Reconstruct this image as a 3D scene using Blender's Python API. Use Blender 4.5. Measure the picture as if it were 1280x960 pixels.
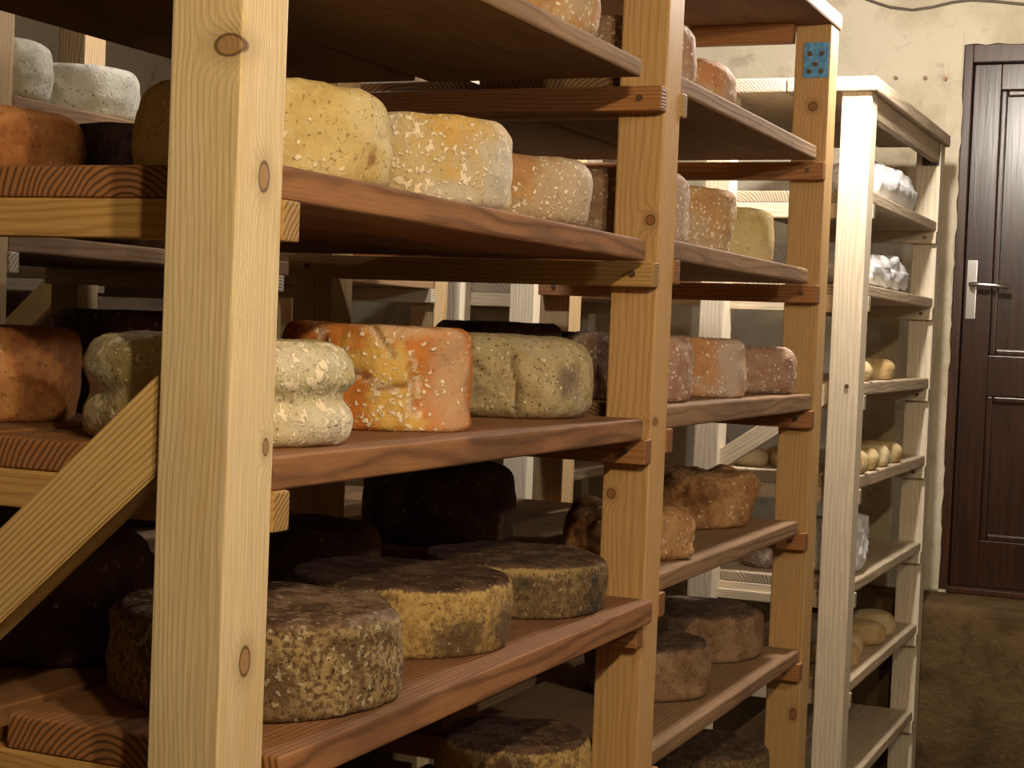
import bpy, bmesh, math, random
from mathutils import Vector, Matrix, noise
import numpy as np

random.seed(7)
for o in list(bpy.data.objects):
    bpy.data.objects.remove(o)
SC = bpy.context.scene
COL = SC.collection

# ------------------------------------------------------------------ camera
ZC = 1.60                                   # eye height above the cellar floor
FPX = 2050.0
YAW, PITCH, ROLL = map(math.radians, (23.43, -1.875, 2.33))
Fv = Vector((math.cos(YAW) * math.cos(PITCH), math.sin(YAW) * math.cos(PITCH), math.sin(PITCH)))
Rv = Fv.cross(Vector((0, 0, 1))).normalized()
Uv = Rv.cross(Fv)
Rv, Uv = math.cos(ROLL) * Rv + math.sin(ROLL) * Uv, -math.sin(ROLL) * Rv + math.cos(ROLL) * Uv
cam_d = bpy.data.cameras.new('camera')
cam_d.sensor_width = 36.0
cam_d.lens = FPX / 1280 * 36.0
cam_d.clip_start = 0.02
cam = bpy.data.objects.new('camera', cam_d)
COL.objects.link(cam)
M = Matrix.Identity(4)
for i, v in enumerate((Rv, Uv, -Fv)):
    M[0][i], M[1][i], M[2][i] = v
M.translation = Vector((0, 0, ZC))
cam.matrix_world = M
SC.camera = cam
O_ = Vector((0, 0, ZC))


def ray(x, y):
    return Fv + Rv * ((x - 640) / FPX) + Uv * ((480 - y) / FPX)


def onX(x, y, X):
    d = ray(x, y)
    return O_ + d * (X / d.x)


def onY(x, y, Y):
    d = ray(x, y)
    return O_ + d * (Y / d.y)


# ------------------------------------------------------------------ world, exposure
W = bpy.data.worlds.new('world')
SC.world = W
W.use_nodes = True
W.node_tree.nodes['Background'].inputs[0].default_value = (1.0, 0.8, 0.6, 1)
W.node_tree.nodes['Background'].inputs[1].default_value = 0.005
SC.view_settings.view_transform = 'Standard'
SC.view_settings.look = 'None'
SC.view_settings.gamma = 1.0
SC.view_settings.use_curve_mapping = False
SC.view_settings.exposure = 0.36
# lamps of the cellar: (x, y, z, radius, watts, colour)
LAMP_WARM = (0.54, -0.285, ZC + 0.853, 0.032, 50.0, (1.0, 0.77, 0.44))
LAMP_WARM2 = (0.22, -0.285, ZC + 0.853, 0.032, 44.0, (1.0, 0.77, 0.44))
LAMP_COOL = (4.04, 0.76, ZC + 0.97, 0.05, 84.0, (1.0, 0.91, 0.79))
LAMP_AISLE = (2.10, -0.98, ZC + 0.80, 0.04, 38.0, (1.0, 0.92, 0.80))
LAMP_REAR = (3.05, 1.72, ZC + 0.98, 0.04, 22.0, (1.0, 0.96, 0.92))


# ------------------------------------------------------------------ node helpers
def lin(c):
    return tuple((v / 255 / 12.92 if v / 255 <= .04045 else ((v / 255 + .055) / 1.055) ** 2.4) for v in c)


TINT = (1.0, 0.92, 0.74)


def alb(c, g=0.85):
    """albedo of a thing seen as sRGB c under the warm bulb"""
    l = lin(c)
    return tuple(min(.9, l[i] / TINT[i] * g) for i in range(3)) + (1,)


def sc(c):
    return lin(c) + (1,)


class NT:
    def __init__(s, name):
        s.m = bpy.data.materials.new(name)
        s.m.use_nodes = True
        s.t = s.m.node_tree
        s.b = s.t.nodes['Principled BSDF']
        s.tc = s.n('ShaderNodeTexCoord')

    def n(s, k, **kw):
        nd = s.t.nodes.new(k)
        for a, b in kw.items():
            setattr(nd, a, b)
        return nd

    def put(s, sock, v):
        if isinstance(v, bpy.types.NodeSocket):
            s.t.links.new(v, sock)
        else:
            sock.default_value = v

    def math(s, op, a, b=0.0, c=None, clamp=False):
        nd = s.n('ShaderNodeMath', operation=op, use_clamp=clamp)
        s.put(nd.inputs[0], a)
        s.put(nd.inputs[1], b)
        if c is not None:
            s.put(nd.inputs[2], c)
        return nd.outputs[0]

    def vm(s, op, a, b=None):
        nd = s.n('ShaderNodeVectorMath', operation=op)
        s.put(nd.inputs[0], a)
        if b is not None:
            s.put(nd.inputs[1], b)
        return nd.outputs['Value'] if op in ('LENGTH', 'DOT_PRODUCT') else nd.outputs[0]

    def mix(s, f, a, b, blend='MIX'):
        nd = s.n('ShaderNodeMix', data_type='RGBA', blend_type=blend)
        s.put(nd.inputs['Factor'], f)
        s.put(nd.inputs[6], a)
        s.put(nd.inputs[7], b)
        return nd.outputs[2]

    def noise(s, vec, scale, detail=3.0, rough=.55, dist=0.0):
        nd = s.n('ShaderNodeTexNoise')
        s.put(nd.inputs['Vector'], vec)
        nd.inputs['Scale'].default_value = scale
        nd.inputs['Detail'].default_value = detail
        nd.inputs['Roughness'].default_value = rough
        nd.inputs['Distortion'].default_value = dist
        return nd.outputs['Fac']

    def step(s, v, lo, hi):
        nd = s.n('ShaderNodeMapRange', interpolation_type='SMOOTHSTEP', clamp=True)
        s.put(nd.inputs['Value'], v)
        nd.inputs['From Min'].default_value = lo
        nd.inputs['From Max'].default_value = hi
        return nd.outputs['Result']

    def bump(s, h, strength=.3, dist=.004):
        nd = s.n('ShaderNodeBump')
        nd.inputs['Strength'].default_value = strength
        nd.inputs['Distance'].default_value = dist
        s.put(nd.inputs['Height'], h)
        s.t.links.new(nd.outputs[0], s.b.inputs['Normal'])

    def done(s, color, rough=.7, spec=.3):
        s.put(s.b.inputs['Base Color'], color)
        s.put(s.b.inputs['Roughness'], rough)
        s.b.inputs['Specular IOR Level'].default_value = spec
        return s.m


def obj_random_vec(t, k=3.0):
    oi = t.n('ShaderNodeObjectInfo')
    cx = t.n('ShaderNodeCombineXYZ')
    t.put(cx.inputs[0], t.math('MULTIPLY', oi.outputs['Random'], 7.3 * k))
    t.put(cx.inputs[1], t.math('MULTIPLY', oi.outputs['Random'], 3.1 * k))
    t.put(cx.inputs[2], t.math('MULTIPLY', oi.outputs['Random'], 5.7 * k))
    return cx.outputs[0], oi.outputs['Random']


def wood(name, light, dark, axis, spacing=.007, contrast=.5, knots=(), pith=(.03, -.07), end_dark=.75,
         stain=None, stain_amt=.4, rough=.6, wob=.012, grey=None):
    """timber: growth rings about a pith line, so that long faces show grain and ends show arcs.
    knots: (centre in object space, (rx, ry, rz))"""
    t = NT(name)
    P = t.tc.outputs['Object']
    rv, rnd = obj_random_vec(t, 0 if knots else 1)
    sp = t.n('ShaderNodeSeparateXYZ')
    t.put(sp.inputs[0], P)
    idx = {'X': (0, 1, 2), 'Y': (1, 0, 2), 'Z': (2, 0, 1)}[axis]
    u, v, w = [sp.outputs[i] for i in idx]
    scale = [4.0, 4.0, 4.0]
    scale[idx[0]] = .9
    Pr = t.vm('ADD', P, rv)
    big = t.noise(t.vm('MULTIPLY', Pr, tuple(scale)), 2.2, 2)
    scale[idx[0]] = 7.0
    mid = t.noise(t.vm('MULTIPLY', Pr, tuple([12.0 if i != idx[0] else 5.0 for i in range(3)])), 2.0, 3)
    vv = t.math('SUBTRACT', v, t.math('ADD', pith[0], t.math('MULTIPLY', t.math('SUBTRACT', rnd, .5), .08)))
    ww = t.math('SUBTRACT', w, pith[1])
    rad = t.math('SQRT', t.math('ADD', t.math('MULTIPLY', vv, vv), t.math('MULTIPLY', ww, ww)))
    rad = t.math('ADD', rad, t.math('MULTIPLY', big, wob * 5))
    rad = t.math('ADD', rad, t.math('MULTIPLY', mid, wob * .6))
    kmask = kring = None
    for c, r in knots:
        q = t.vm('DIVIDE', t.vm('SUBTRACT', P, tuple(c)), tuple(r))
        d = t.math('ADD', t.vm('LENGTH', q), t.math('MULTIPLY', t.math('SUBTRACT', mid, .5), .25))
        rad = t.math('ADD', rad, t.math('MULTIPLY', t.math('EXPONENT', t.math('MULTIPLY', t.math('MULTIPLY', d, d), -.28)), .018))
        k1 = t.math('SUBTRACT', 1.0, t.step(d, .82, 1.0))
        k2 = t.math('MULTIPLY', t.step(d, .72, .9), t.math('SUBTRACT', 1.0, t.step(d, .95, 1.12)))
        k3 = t.math('MULTIPLY', t.math('SUBTRACT', 1.0, t.step(d, .9, 2.6)), .35)
        kmask = (k1, k3) if kmask is None else (t.math('MAXIMUM', kmask[0], k1), t.math('MAXIMUM', kmask[1], k3))
        kring = k2 if kring is None else t.math('MAXIMUM', kring, k2)
    s = t.math('SINE', t.math('MULTIPLY', rad, 2 * math.pi / spacing))
    late = t.math('POWER', t.math('ADD', t.math('MULTIPLY', s, .5), .5), 2.6)
    fib = t.noise(t.vm('MULTIPLY', Pr, tuple([1.0 if i != idx[0] else .03 for i in range(3)])), 420, 2)
    fac = t.math('MULTIPLY', late, t.math('ADD', t.math('MULTIPLY', mid, contrast), contrast * .4), clamp=True)
    col = t.mix(fac, light, dark)
    fibv = t.math('ADD', .72, t.math('MULTIPLY', fib, .56))
    col = t.mix(1.0, col, t.n('ShaderNodeCombineColor').outputs[0], 'MULTIPLY')
    cc = col.node.inputs[7].links[0].from_node
    for i in range(3):
        t.put(cc.inputs[i], fibv)
    if stain is not None:
        sn = t.noise(t.vm('MULTIPLY', Pr, tuple([1.0 if i != idx[0] else .35 for i in range(3)])), 9, 4, .6)
        col = t.mix(t.math('MULTIPLY', t.step(sn, .42, .7), stain_amt), col, stain)
    if kmask is not None:
        col = t.mix(kmask[1], col, tuple(v * .62 for v in dark[:3]) + (1,))
        col = t.mix(t.math('MULTIPLY', kmask[0], .8), col, (dark[0] * .75, dark[1] * .62, dark[2] * .55, 1))
        col = t.mix(t.math('MULTIPLY', kring, .85), col, (dark[0] * .2, dark[1] * .15, dark[2] * .13, 1))
    nn = t.n('ShaderNodeSeparateXYZ')
    t.put(nn.inputs[0], t.tc.outputs['Normal'])
    ea = t.step(t.math('ABSOLUTE', nn.outputs[idx[0]]), .75, .95)
    endc = t.mix(t.math('MULTIPLY', late, .8), tuple(v * end_dark for v in light[:3]) + (1,), tuple(v * .35 for v in dark[:3]) + (1,))
    col = t.mix(ea, col, endc)
    t.bump(t.math('ADD', t.math('MULTIPLY', fib, .6), t.math('MULTIPLY', late, t.math('ADD', .35, ea))), .22, .0025)
    return t.done(col, rough, .35)


def cheese_mat(name, c1, c2, c3, white=(.86, .76, .60, 1), w_amt=.5, w_th=.60, pit=.35, top=None, k=1.0, mot=24, c3_th=.46, dots=.5, rough=.75, soft=.10, patch=None):
    """rind: two mottled tones, wide patches of a third, mould flecks and dots, small dark pits, brushed crust on top"""
    t = NT(name)
    rv, rnd = obj_random_vec(t)
    P = t.vm('ADD', t.tc.outputs['Object'], rv)
    n1 = t.noise(P, mot * k, 7, .68)
    n2 = t.noise(P, 8 * k, 4, .6, .3)
    n3 = t.noise(P, 62 * k, 5, .66, .25)
    n4 = t.noise(P, 150 * k, 3, .6)
    n5 = t.noise(P, 26 * k, 6, .68, .5)
    vo = t.n('ShaderNodeTexVoronoi')
    t.put(vo.inputs['Vector'], t.vm('ADD', P, t.vm('MULTIPLY', t.vm('SUBTRACT', t.n('ShaderNodeTexNoise').outputs['Color'], (.5, .5, .5)), (.016, .016, .016))))
    nz_ = vo.inputs['Vector'].links[0].from_node.inputs[1].links[0].from_node.inputs[0].links[0].from_node.inputs[0].links[0].from_node
    t.put(nz_.inputs['Vector'], P)
    nz_.inputs['Scale'].default_value = 90
    vo.inputs['Scale'].default_value = 105 * k
    vr = t.n('ShaderNodeSeparateColor')
    t.put(vr.inputs[0], vo.outputs['Color'])
    col = t.mix(t.step(n1, .50 - soft, .50 + soft), c1, c2)
    col = t.mix(t.step(t.math('ADD', n2, t.math('MULTIPLY', t.math('SUBTRACT', n1, .5), .35)), c3_th, c3_th + .14), col, c3)
    if patch is not None:
        at3 = t.n('ShaderNodeAttribute', attribute_name='patch')
        col = t.mix(t.step(t.math('ADD', at3.outputs['Fac'], t.math('MULTIPLY', t.math('SUBTRACT', n1, .5), 1.3)), .12, .95), col, patch)
    if top is not None:
        nn = t.n('ShaderNodeSeparateXYZ')
        t.put(nn.inputs[0], t.tc.outputs['Normal'])
        tt = t.mix(t.step(n5, .42, .62), top[0], top[1])
        col = t.mix(t.step(t.math('ADD', nn.outputs[2], t.math('MULTIPLY', t.math('SUBTRACT', n1, .5), .7)), .55, .8), col, tt)
    dt = t.math('MULTIPLY', t.math('SUBTRACT', 1.0, t.step(vo.outputs['Distance'], .22, .40)), t.step(t.math('ADD', vr.outputs[0], t.math('MULTIPLY', t.math('SUBTRACT', n2, .5), 1.2)), 1.0 - dots, 1.05 - dots))
    fl = t.math('MULTIPLY', t.step(t.math('ADD', n3, t.math('MULTIPLY', t.math('SUBTRACT', n2, .5), .4)), w_th, w_th + .045), w_amt)
    fl = t.math('MAXIMUM', fl, t.math('MULTIPLY', dt, min(1.0, w_amt * 1.15)))
    col = t.mix(fl, col, white)
    pt = t.math('MULTIPLY', t.step(n4, .60, .68), pit)
    col = t.mix(pt, col, (c1[0] * .22, c1[1] * .2, c1[2] * .18, 1))
    at2 = t.n('ShaderNodeAttribute', attribute_name='bloom')
    col = t.mix(t.math('MULTIPLY', at2.outputs['Fac'], t.step(n3, .44, .56), clamp=True), col, white)
    at = t.n('ShaderNodeAttribute', attribute_name='crease')
    col = t.mix(t.math('MULTIPLY', at.outputs['Fac'], .92, clamp=True), col, (c1[0] * .25, c1[1] * .2, c1[2] * .16, 1))
    h = t.math('ADD', t.math('MULTIPLY', n1, .9), t.math('ADD', t.math('MULTIPLY', n3, .6), t.math('ADD', t.math('MULTIPLY', fl, .5), t.math('MULTIPLY', pt, -.6))))
    t.bump(h, .7, .006)
    return t.done(col, rough, .25)


# ------------------------------------------------------------------ mesh helpers
def mesh_obj(name, bm, mat, parent=None, loc=(0, 0, 0), smooth=False):
    me = bpy.data.meshes.new(name)
    bm.to_mesh(me)
    bm.free()
    if smooth:
        for p in me.polygons:
            p.use_smooth = True
    me.materials.append(mat)
    o = bpy.data.objects.new(name, me)
    COL.objects.link(o)
    o.location = loc
    if parent is not None:
        o.parent = parent
    return o


def put(name, me, parent, loc, mat=None):
    o = bpy.data.objects.new(name, me)
    COL.objects.link(o)
    o.location = loc
    o.parent = parent
    return o


def tag(o, label, cat, group=None, kind=None):
    if label:
        o['label'] = label
    if cat:
        o['category'] = cat
    if group:
        o['group'] = group
    if kind:
        o['kind'] = kind
    return o


def thing(name, label, cat, loc=(0, 0, 0), group=None):
    o = bpy.data.objects.new(name, None)
    COL.objects.link(o)
    o.location = loc
    o.empty_display_size = .1
    return tag(o, label, cat, group)


def box_bm(sx, sy, sz, bev=.003, seg=2):
    bm = bmesh.new()
    bmesh.ops.create_cube(bm, size=1)
    for v in bm.verts:
        v.co = Vector((v.co.x * sx, v.co.y * sy, v.co.z * sz))
    if bev:
        bmesh.ops.bevel(bm, geom=list(bm.edges), offset=bev, segments=seg, profile=.6, affect='EDGES')
    return bm


_cache = {}


def box(name, parent, x0, x1, y0, y1, z0, z1, mat, bev=.003, seg=2):
    """bevelled box between world bounds (parents sit at known locations); alike sizes share mesh data"""
    key = (round(x1 - x0, 4), round(y1 - y0, 4), round(z1 - z0, 4), mat.name, bev)
    if key not in _cache:
        bm = box_bm(x1 - x0, y1 - y0, z1 - z0, bev, seg)
        me = bpy.data.meshes.new(name)
        bm.to_mesh(me)
        bm.free()
        me.materials.append(mat)
        _cache[key] = me
    o = bpy.data.objects.new(name, _cache[key])
    COL.objects.link(o)
    c = Vector(((x0 + x1) / 2, (y0 + y1) / 2, (z0 + z1) / 2))
    if parent is not None:
        o.parent = parent
        q = parent
        while q is not None:
            c -= Vector(q.location)
            q = q.parent
    o.location = c
    return o


def cyl_bm(r0, r1, h, seg=12, axis='Z'):
    bm = bmesh.new()
    bmesh.ops.create_cone(bm, cap_ends=True, segments=seg, radius1=r0, radius2=r1, depth=h)
    if axis == 'X':
        bmesh.ops.rotate(bm, verts=bm.verts, matrix=Matrix.Rotation(math.pi / 2, 3, 'Y'))
    if axis == 'Y':
        bmesh.ops.rotate(bm, verts=bm.verts, matrix=Matrix.Rotation(math.pi / 2, 3, 'X'))
    return bm


def tube_bm(pts, r, seg=8):
    bm = bmesh.new()
    rings = []
    for i, p in enumerate(pts):
        d = (Vector(pts[min(i + 1, len(pts) - 1)]) - Vector(pts[max(i - 1, 0)])).normalized()
        a = d.orthogonal().normalized()
        b = d.cross(a)
        if rings and False:
            pass
        ref = Vector((0, 0, 1)) if abs(d.z) < .9 else Vector((1, 0, 0))
        a = d.cross(ref).normalized()
        b = d.cross(a)
        rings.append([bm.verts.new(Vector(p) + (a * math.cos(2 * math.pi * k / seg) + b * math.sin(2 * math.pi * k / seg)) * r) for k in range(seg)])
    for i in range(len(rings) - 1):
        for k in range(seg):
            bm.faces.new((rings[i][k], rings[i][(k + 1) % seg], rings[i + 1][(k + 1) % seg], rings[i + 1][k]))
    bm.faces.new(list(reversed(rings[0])))
    bm.faces.new(rings[-1])
    return bm


# ------------------------------------------------------------------ materials
def kn(p, post, r):
    return (tuple(Vector(p) - Vector(post)), r)


X1, X2, X3, YF, S = 1.328, 2.592, 3.768, .868, .082
ZTOP = .735
post_c = {x: Vector((x + S / 2, YF + S / 2, (ZC + ZTOP) / 2)) for x in (X1, X2, X3)}
PL, PD = alb((226, 200, 150), .84), alb((192, 154, 98), .74)
knots1 = [kn(onX(287, 56, X1), post_c[X1], (.02, .017, .011)),
          kn(onY(330, 221, YF), post_c[X1], (.010, .02, .0155)),
          kn(onY(332, 559, YF), post_c[X1], (.0058, .015, .009)),
          kn(onY(306, 827, YF), post_c[X1], (.010, .02, .0155))]
knots2 = [kn(onX(813, 275, X2), post_c[X2], (.016, .0085, .009)),
          kn(onX(764, 617, X2), post_c[X2], (.016, .008, .0085)),
          kn(onY(819, 527, YF), post_c[X2], (.012, .012, .006)),
          kn(onX(806, 808, X2), post_c[X2], (.012, .006, .011))]
knots3 = [kn(onX(1016, 133, X3), post_c[X3], (.015, .011, .011)),
          kn(onX(991, 893, X3), post_c[X3], (.02, .008, .014))]
WOOD_P1 = wood('pine_post_near', PL, PD, 'Z', .0046, .28, knots1, (.055, -.09), wob=.006, stain=alb((205, 165, 100), .8), stain_amt=.5)
WOOD_P2 = wood('pine_post_middle', alb((216, 168, 104), .80), alb((182, 122, 64), .72), 'Z', .006, .38, knots2, (.06, -.08), wob=.006)
WOOD_P3 = wood('pine_post_far', alb((214, 168, 104), .80), alb((178, 120, 62), .72), 'Z', .006, .35, knots3, (.06, -.08), wob=.006)
WOOD_PZ = wood('pine_post_plain', alb((205, 170, 115), .8), alb((160, 115, 65), .7), 'Z', .006, .5, (), (.06, -.08), wob=.008)
WOOD_PLANK = wood('stained_plank', alb((166, 112, 66), .74), alb((104, 64, 36), .62), 'X', .0075, .7, (), (.03, -.06),
                  stain=alb((104, 68, 44), .55), stain_amt=.65, wob=.006, end_dark=1.15, rough=.82)
WOOD_PLANK2 = wood('weathered_plank', alb((166, 126, 84), .75), alb((116, 84, 54), .62), 'X', .0075, .4, (), (-.04, -.07),
                   stain=alb((128, 92, 62), .6), stain_amt=.65, wob=.006, end_dark=.9, rough=.82)
WOOD_CLEAT = wood('pine_cleat', alb((205, 160, 92), .8), alb((170, 116, 55), .7), 'Y', .006, .5, (), (.04, -.05), wob=.006)
WOOD_CLEATD = wood('brown_cleat', alb((190, 128, 72), .75), alb((140, 86, 44), .65), 'Y', .006, .5, (), (.04, -.05), wob=.006)
WOOD_BRACE = wood('pine_brace', alb((222, 186, 118), .82), alb((170, 122, 58), .7), 'Y', .0062, .8, (), (.02, -.13), wob=.0022)
WHITE_P = wood('pale_pine_post', alb((226, 206, 168), .9), alb((196, 164, 116), .78), 'Z', .007, .35, (), (.06, -.08), wob=.006)
WHITE_X = wood('pale_pine_board', alb((216, 192, 152), .88), alb((178, 142, 98), .74), 'X', .007, .45, (), (.03, -.06), wob=.008,
               stain=alb((170, 138, 100), .7), stain_amt=.4)
WHITE_Y = wood('pale_pine_cleat', alb((222, 200, 160), .88), alb((190, 156, 108), .76), 'Y', .007, .35, (), (.03, -.05), wob=.006)

t = NT('screw_steel')
SCREW = t.done((.20, .12, .07, 1), .5, .5)
t.b.inputs['Metallic'].default_value = .8
t = NT('blue_painted_plate')
PLATE = t.done(t.mix(t.step(t.noise(t.tc.outputs['Object'], 120, 2), .4, .7), sc((84, 150, 206)), sc((120, 184, 232))), .45, .5)
t = NT('dark_steel_plate')
PLATE_D = t.done((.06, .045, .04, 1), .5, .5)
t = NT('white_cloth')
nz = t.noise(t.tc.outputs['Object'], 30, 3)
t.bump(nz, .3, .01)
CLOTH = t.done(sc((228, 230, 236)), .8, .2)
t = NT('chromed_handle')
CHROME = t.done((.75, .74, .72, 1), .25, .5)
t.b.inputs['Metallic'].default_value = .95
t = NT('black_cable')
CABLE = t.done(sc((96, 84, 70)), .5, .4)


def plaster(name, a, b, c, sc_=1.0):
    t = NT(name)
    P = t.tc.outputs['Object']
    n1 = t.noise(P, 2.4 * sc_, 5, .6, .6)
    n2 = t.noise(P, 9 * sc_, 5, .62)
    n3 = t.noise(P, 60, 3)
    col = t.mix(t.step(n1, .42, .66), a, b)
    col = t.mix(t.math('MULTIPLY', t.step(n2, .56, .74), .6), col, c)
    t.bump(t.math('ADD', t.math('MULTIPLY', n2, 1.0), t.math('MULTIPLY', n3, .12)), .6, .03)
    return t.done(col, .9, .15)


WALL_M = plaster('cellar_plaster', sc((214, 204, 182)), sc((188, 176, 150)), sc((150, 138, 118)))
WALL_D = plaster('rough_cellar_wall', sc((120, 104, 86)), sc((98, 84, 68)), sc((74, 62, 52)))
STONE_M = plaster('worn_stone', sc((104, 84, 56)), sc((82, 64, 42)), sc((60, 46, 32)), 1.6)
CEIL_M = plaster('low_bounce_stone', sc((112, 94, 74)), sc((92, 76, 58)), sc((70, 56, 44)))  # unseen ceiling and near walls, coloured dark to cut bounced light
FLOOR_M = plaster('cellar_floor', sc((96, 84, 70)), sc((78, 68, 56)), sc((60, 52, 44)))
t = NT('dark_door_wood')
Pm = t.vm('MULTIPLY', t.tc.outputs['Object'], (1.0, 1.0, .06))
g = t.noise(Pm, 70, 4, .6, .3)
t.bump(g, .15, .003)
DOOR_M = t.done(t.mix(t.step(g, .35, .68), sc((60, 30, 18)), sc((38, 18, 11))), .30, .6)
t = NT('dark_frame_wood')
Pm = t.vm('MULTIPLY', t.tc.outputs['Object'], (1.0, 1.0, .06))
g = t.noise(Pm, 60, 4, .6, .3)
FRAME_M = t.done(t.mix(t.step(g, .35, .68), sc((74, 42, 27)), sc((50, 27, 17))), .36, .5)

# ------------------------------------------------------------------ the setting
XW = 5.80
XL, YN, YB, ZCEIL = -1.3, -1.25, 4.05, ZC + 1.28


def struct(name, boxes, mat, bev=0):
    bm = bmesh.new()
    for x0, x1, y0, y1, z0, z1 in boxes:
        b = bmesh.ops.create_cube(bm, size=1)
        for v in b['verts']:
            v.co = Vector(((x0 + x1) / 2 + v.co.x * (x1 - x0), (y0 + y1) / 2 + v.co.y * (y1 - y0), (z0 + z1) / 2 + v.co.z * (z1 - z0)))
    o = mesh_obj(name, bm, mat)
    o['kind'] = 'structure'
    return o


struct('floor', [(XL - .2, XW + .3, YN - .2, YB + .2, -.1, 0)], FLOOR_M)
struct('ceiling', [(XL - .2, XW + .3, YN - .2, YB + .2, ZCEIL, ZCEIL + .1)], CEIL_M)
struct('wall_left', [(XL - .2, XL, YN - .2, YB + .2, 0, ZCEIL)], CEIL_M)
struct('wall_front', [(XL, XW, YN - .2, YN, 0, ZCEIL)], CEIL_M)
struct('wall_back', [(XL, XW, YB, YB + .2, 0, ZCEIL)], WALL_D)
DY0, DY1, DZ0, DZ1 = -.02, .873, ZC - .838, ZC + 1.045           # door opening in the end wall
wall_r = struct('wall_right', [(XW, XW + .3, DY1, YB + .2, 0, ZCEIL), (XW, XW + .3, YN - .2, DY0, 0, ZCEIL),
                               (XW, XW + .3, DY0, DY1, 0, DZ0), (XW, XW + .3, DY0, DY1, DZ1, ZCEIL)], WALL_M)


# ragged plaster lip around the door frame
def ragged(name, pts_in, w0, w1, thick, mat, parent, horiz):
    bm = bmesh.new()
    prev = None
    rnd = random.Random(5)
    for i, s in enumerate(pts_in):
        w = rnd.uniform(w0, w1)
        if horiz:
            a, b = Vector((XW + .004, s, DZ1 + .05)), Vector((XW + .004, s, DZ1 - w))
        else:
            a, b = Vector((XW + .004, DY1 + .05, s)), Vector((XW + .004, DY1 - w, s))
        ring = [bm.verts.new(a), bm.verts.new(a - Vector((thick, 0, 0))), bm.verts.new(b - Vector((thick * .7, 0, 0))), bm.verts.new(b)]
        if prev:
            for k in range(4):
                bm.faces.new((prev[k], prev[(k + 1) % 4], ring[(k + 1) % 4], ring[k]))
        else:
            bm.faces.new(ring)
        prev = ring
    bm.faces.new(list(reversed(prev)))
    bmesh.ops.recalc_face_normals(bm, faces=bm.faces)
    return mesh_obj(name, bm, mat, parent)


ragged('plaster_edge', [DZ0 + i * (DZ1 + .04 - DZ0) / 46 for i in range(47)], -.004, .006, .016, WALL_M, wall_r, False)
ragged('plaster_edge', [DY0 + i * (DY1 - .0 - DY0) / 24 for i in range(25)], -.001, .008, .014, WALL_M, wall_r, True)
nail_me = None
for px, py in ((1120, 98), (1157, 98), (1182, 99), (1181, 97)):
    p = onX(px, py, XW)
    if px == 1181:
        continue
    bm = cyl_bm(.007, .007, .02, 8, 'X')
    mesh_obj('nail', bm, SCREW, wall_r, (p.x - .006, p.y, p.z))

# door
door = bpy.data.objects.new('door_1', None)
COL.objects.link(door)
door.location = (XW, (DY0 + DY1) / 2, DZ0)
tag(door, 'dark brown panelled wooden door with chromed lever handle', None, None, 'structure')
xd = XW + .045                                                       # leaf front face
box('door_frame', door, XW + .012, XW + .14, DY1 - .03, DY1, DZ0, DZ1, FRAME_M)
box('door_frame', door, XW + .012, XW + .14, DY0, DY0 + .03, DZ0, DZ1, FRAME_M)
box('door_frame', door, XW + .010, XW + .14, DY0 + .03, DY1 - .03, DZ1 - .062, DZ1, FRAME_M)
box('threshold', door, XW - .02, XW + .14, DY0 + .03, DY1 - .03, DZ0 - .004, DZ0 + .016, FRAME_M)
ly0, ly1, lz0, lz1 = DY0 + .032, DY1 - .032, DZ0 + .018, DZ1 - .064
st = .092
box('stile', door, xd, xd + .045, ly1 - st, ly1, lz0, lz1, DOOR_M)
box('stile', door, xd, xd + .045, ly0, ly0 + st, lz0, lz1, DOOR_M)
ztr = ZC + .892
box('rail', door, xd, xd + .045, ly0 + st, ly1 - st, ztr, lz1, DOOR_M)
box('rail', door, xd, xd + .045, ly0 + st, ly1 - st, lz0, lz0 + .16, DOOR_M)
box('rail', door, xd, xd + .045, ly0 + st, ly1 - st, ZC - .16, ZC - .02, DOOR_M)
for a, b in ((ZC - .02, ztr), (lz0 + .16, ZC - .16)):
    p = box('panel', door, xd + .022, xd + .036, ly0 + st, ly1 - st, a, b, DOOR_M, .002)
    for m0, m1 in ((ly1 - st - .022, ly1 - st), (ly0 + st, ly0 + st + .022)):
        box('moulding', p, xd + .006, xd + .03, m0, m1, a, b, DOOR_M, .006)
    for m0, m1 in ((a, a + .022), (b - .022, b)):
        box('moulding', p, xd + .006, xd + .03, ly0 + st + .022, ly1 - st - .022, m0, m1, DOOR_M, .006)
    w_ = (ly1 - ly0 - 2 * st)
    for k in range(1, 4):                                            # vertical boards of the panel
        yy = ly0 + st + w_ * k / 4
        box('panel_rib', p, xd + .014, xd + .03, yy - .012, yy + .012, a + .022, b - .022, DOOR_M, .005)
hp = onX(1216, 356, xd)
h = box('handle_plate', door, xd - .006, xd + .002, hp.y - .014, hp.y + .022, hp.z - .12, hp.z + .085, CHROME, .003)
bm = tube_bm([(0, 0, 0), (-.045, 0, 0), (-.055, -.008, 0), (-.056, -.03, 0), (-.054, -.08, -.002), (-.05, -.125, -.006)], .0085, 10)
lv = mesh_obj('lever', bm, CHROME, h, smooth=True)
lv.location = Vector((xd, hp.y, hp.z)) - Vector(door.location) - Vector(h.location)

# stone ledge under the door
bm = box_bm(.30, 3.0, DZ0 - .004, .025, 3)
bmesh.ops.subdivide_edges(bm, edges=[e for e in bm.edges if e.calc_length() > .25], cuts=14, use_grid_fill=True)
for v_ in bm.verts:
    if v_.co.z > -.3 or True:
        n_ = noise.noise(v_.co * 5.0) * .012 + noise.noise(v_.co * 13.0) * .005
        if v_.co.x < 0:
            v_.co.x += n_
o = mesh_obj('stone_ledge', bm, STONE_M, None, (XW - .152, .62, (DZ0 - .004) / 2), True)
tag(o, 'worn stone ledge running along the wall under the brown door', 'ledge')

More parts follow.
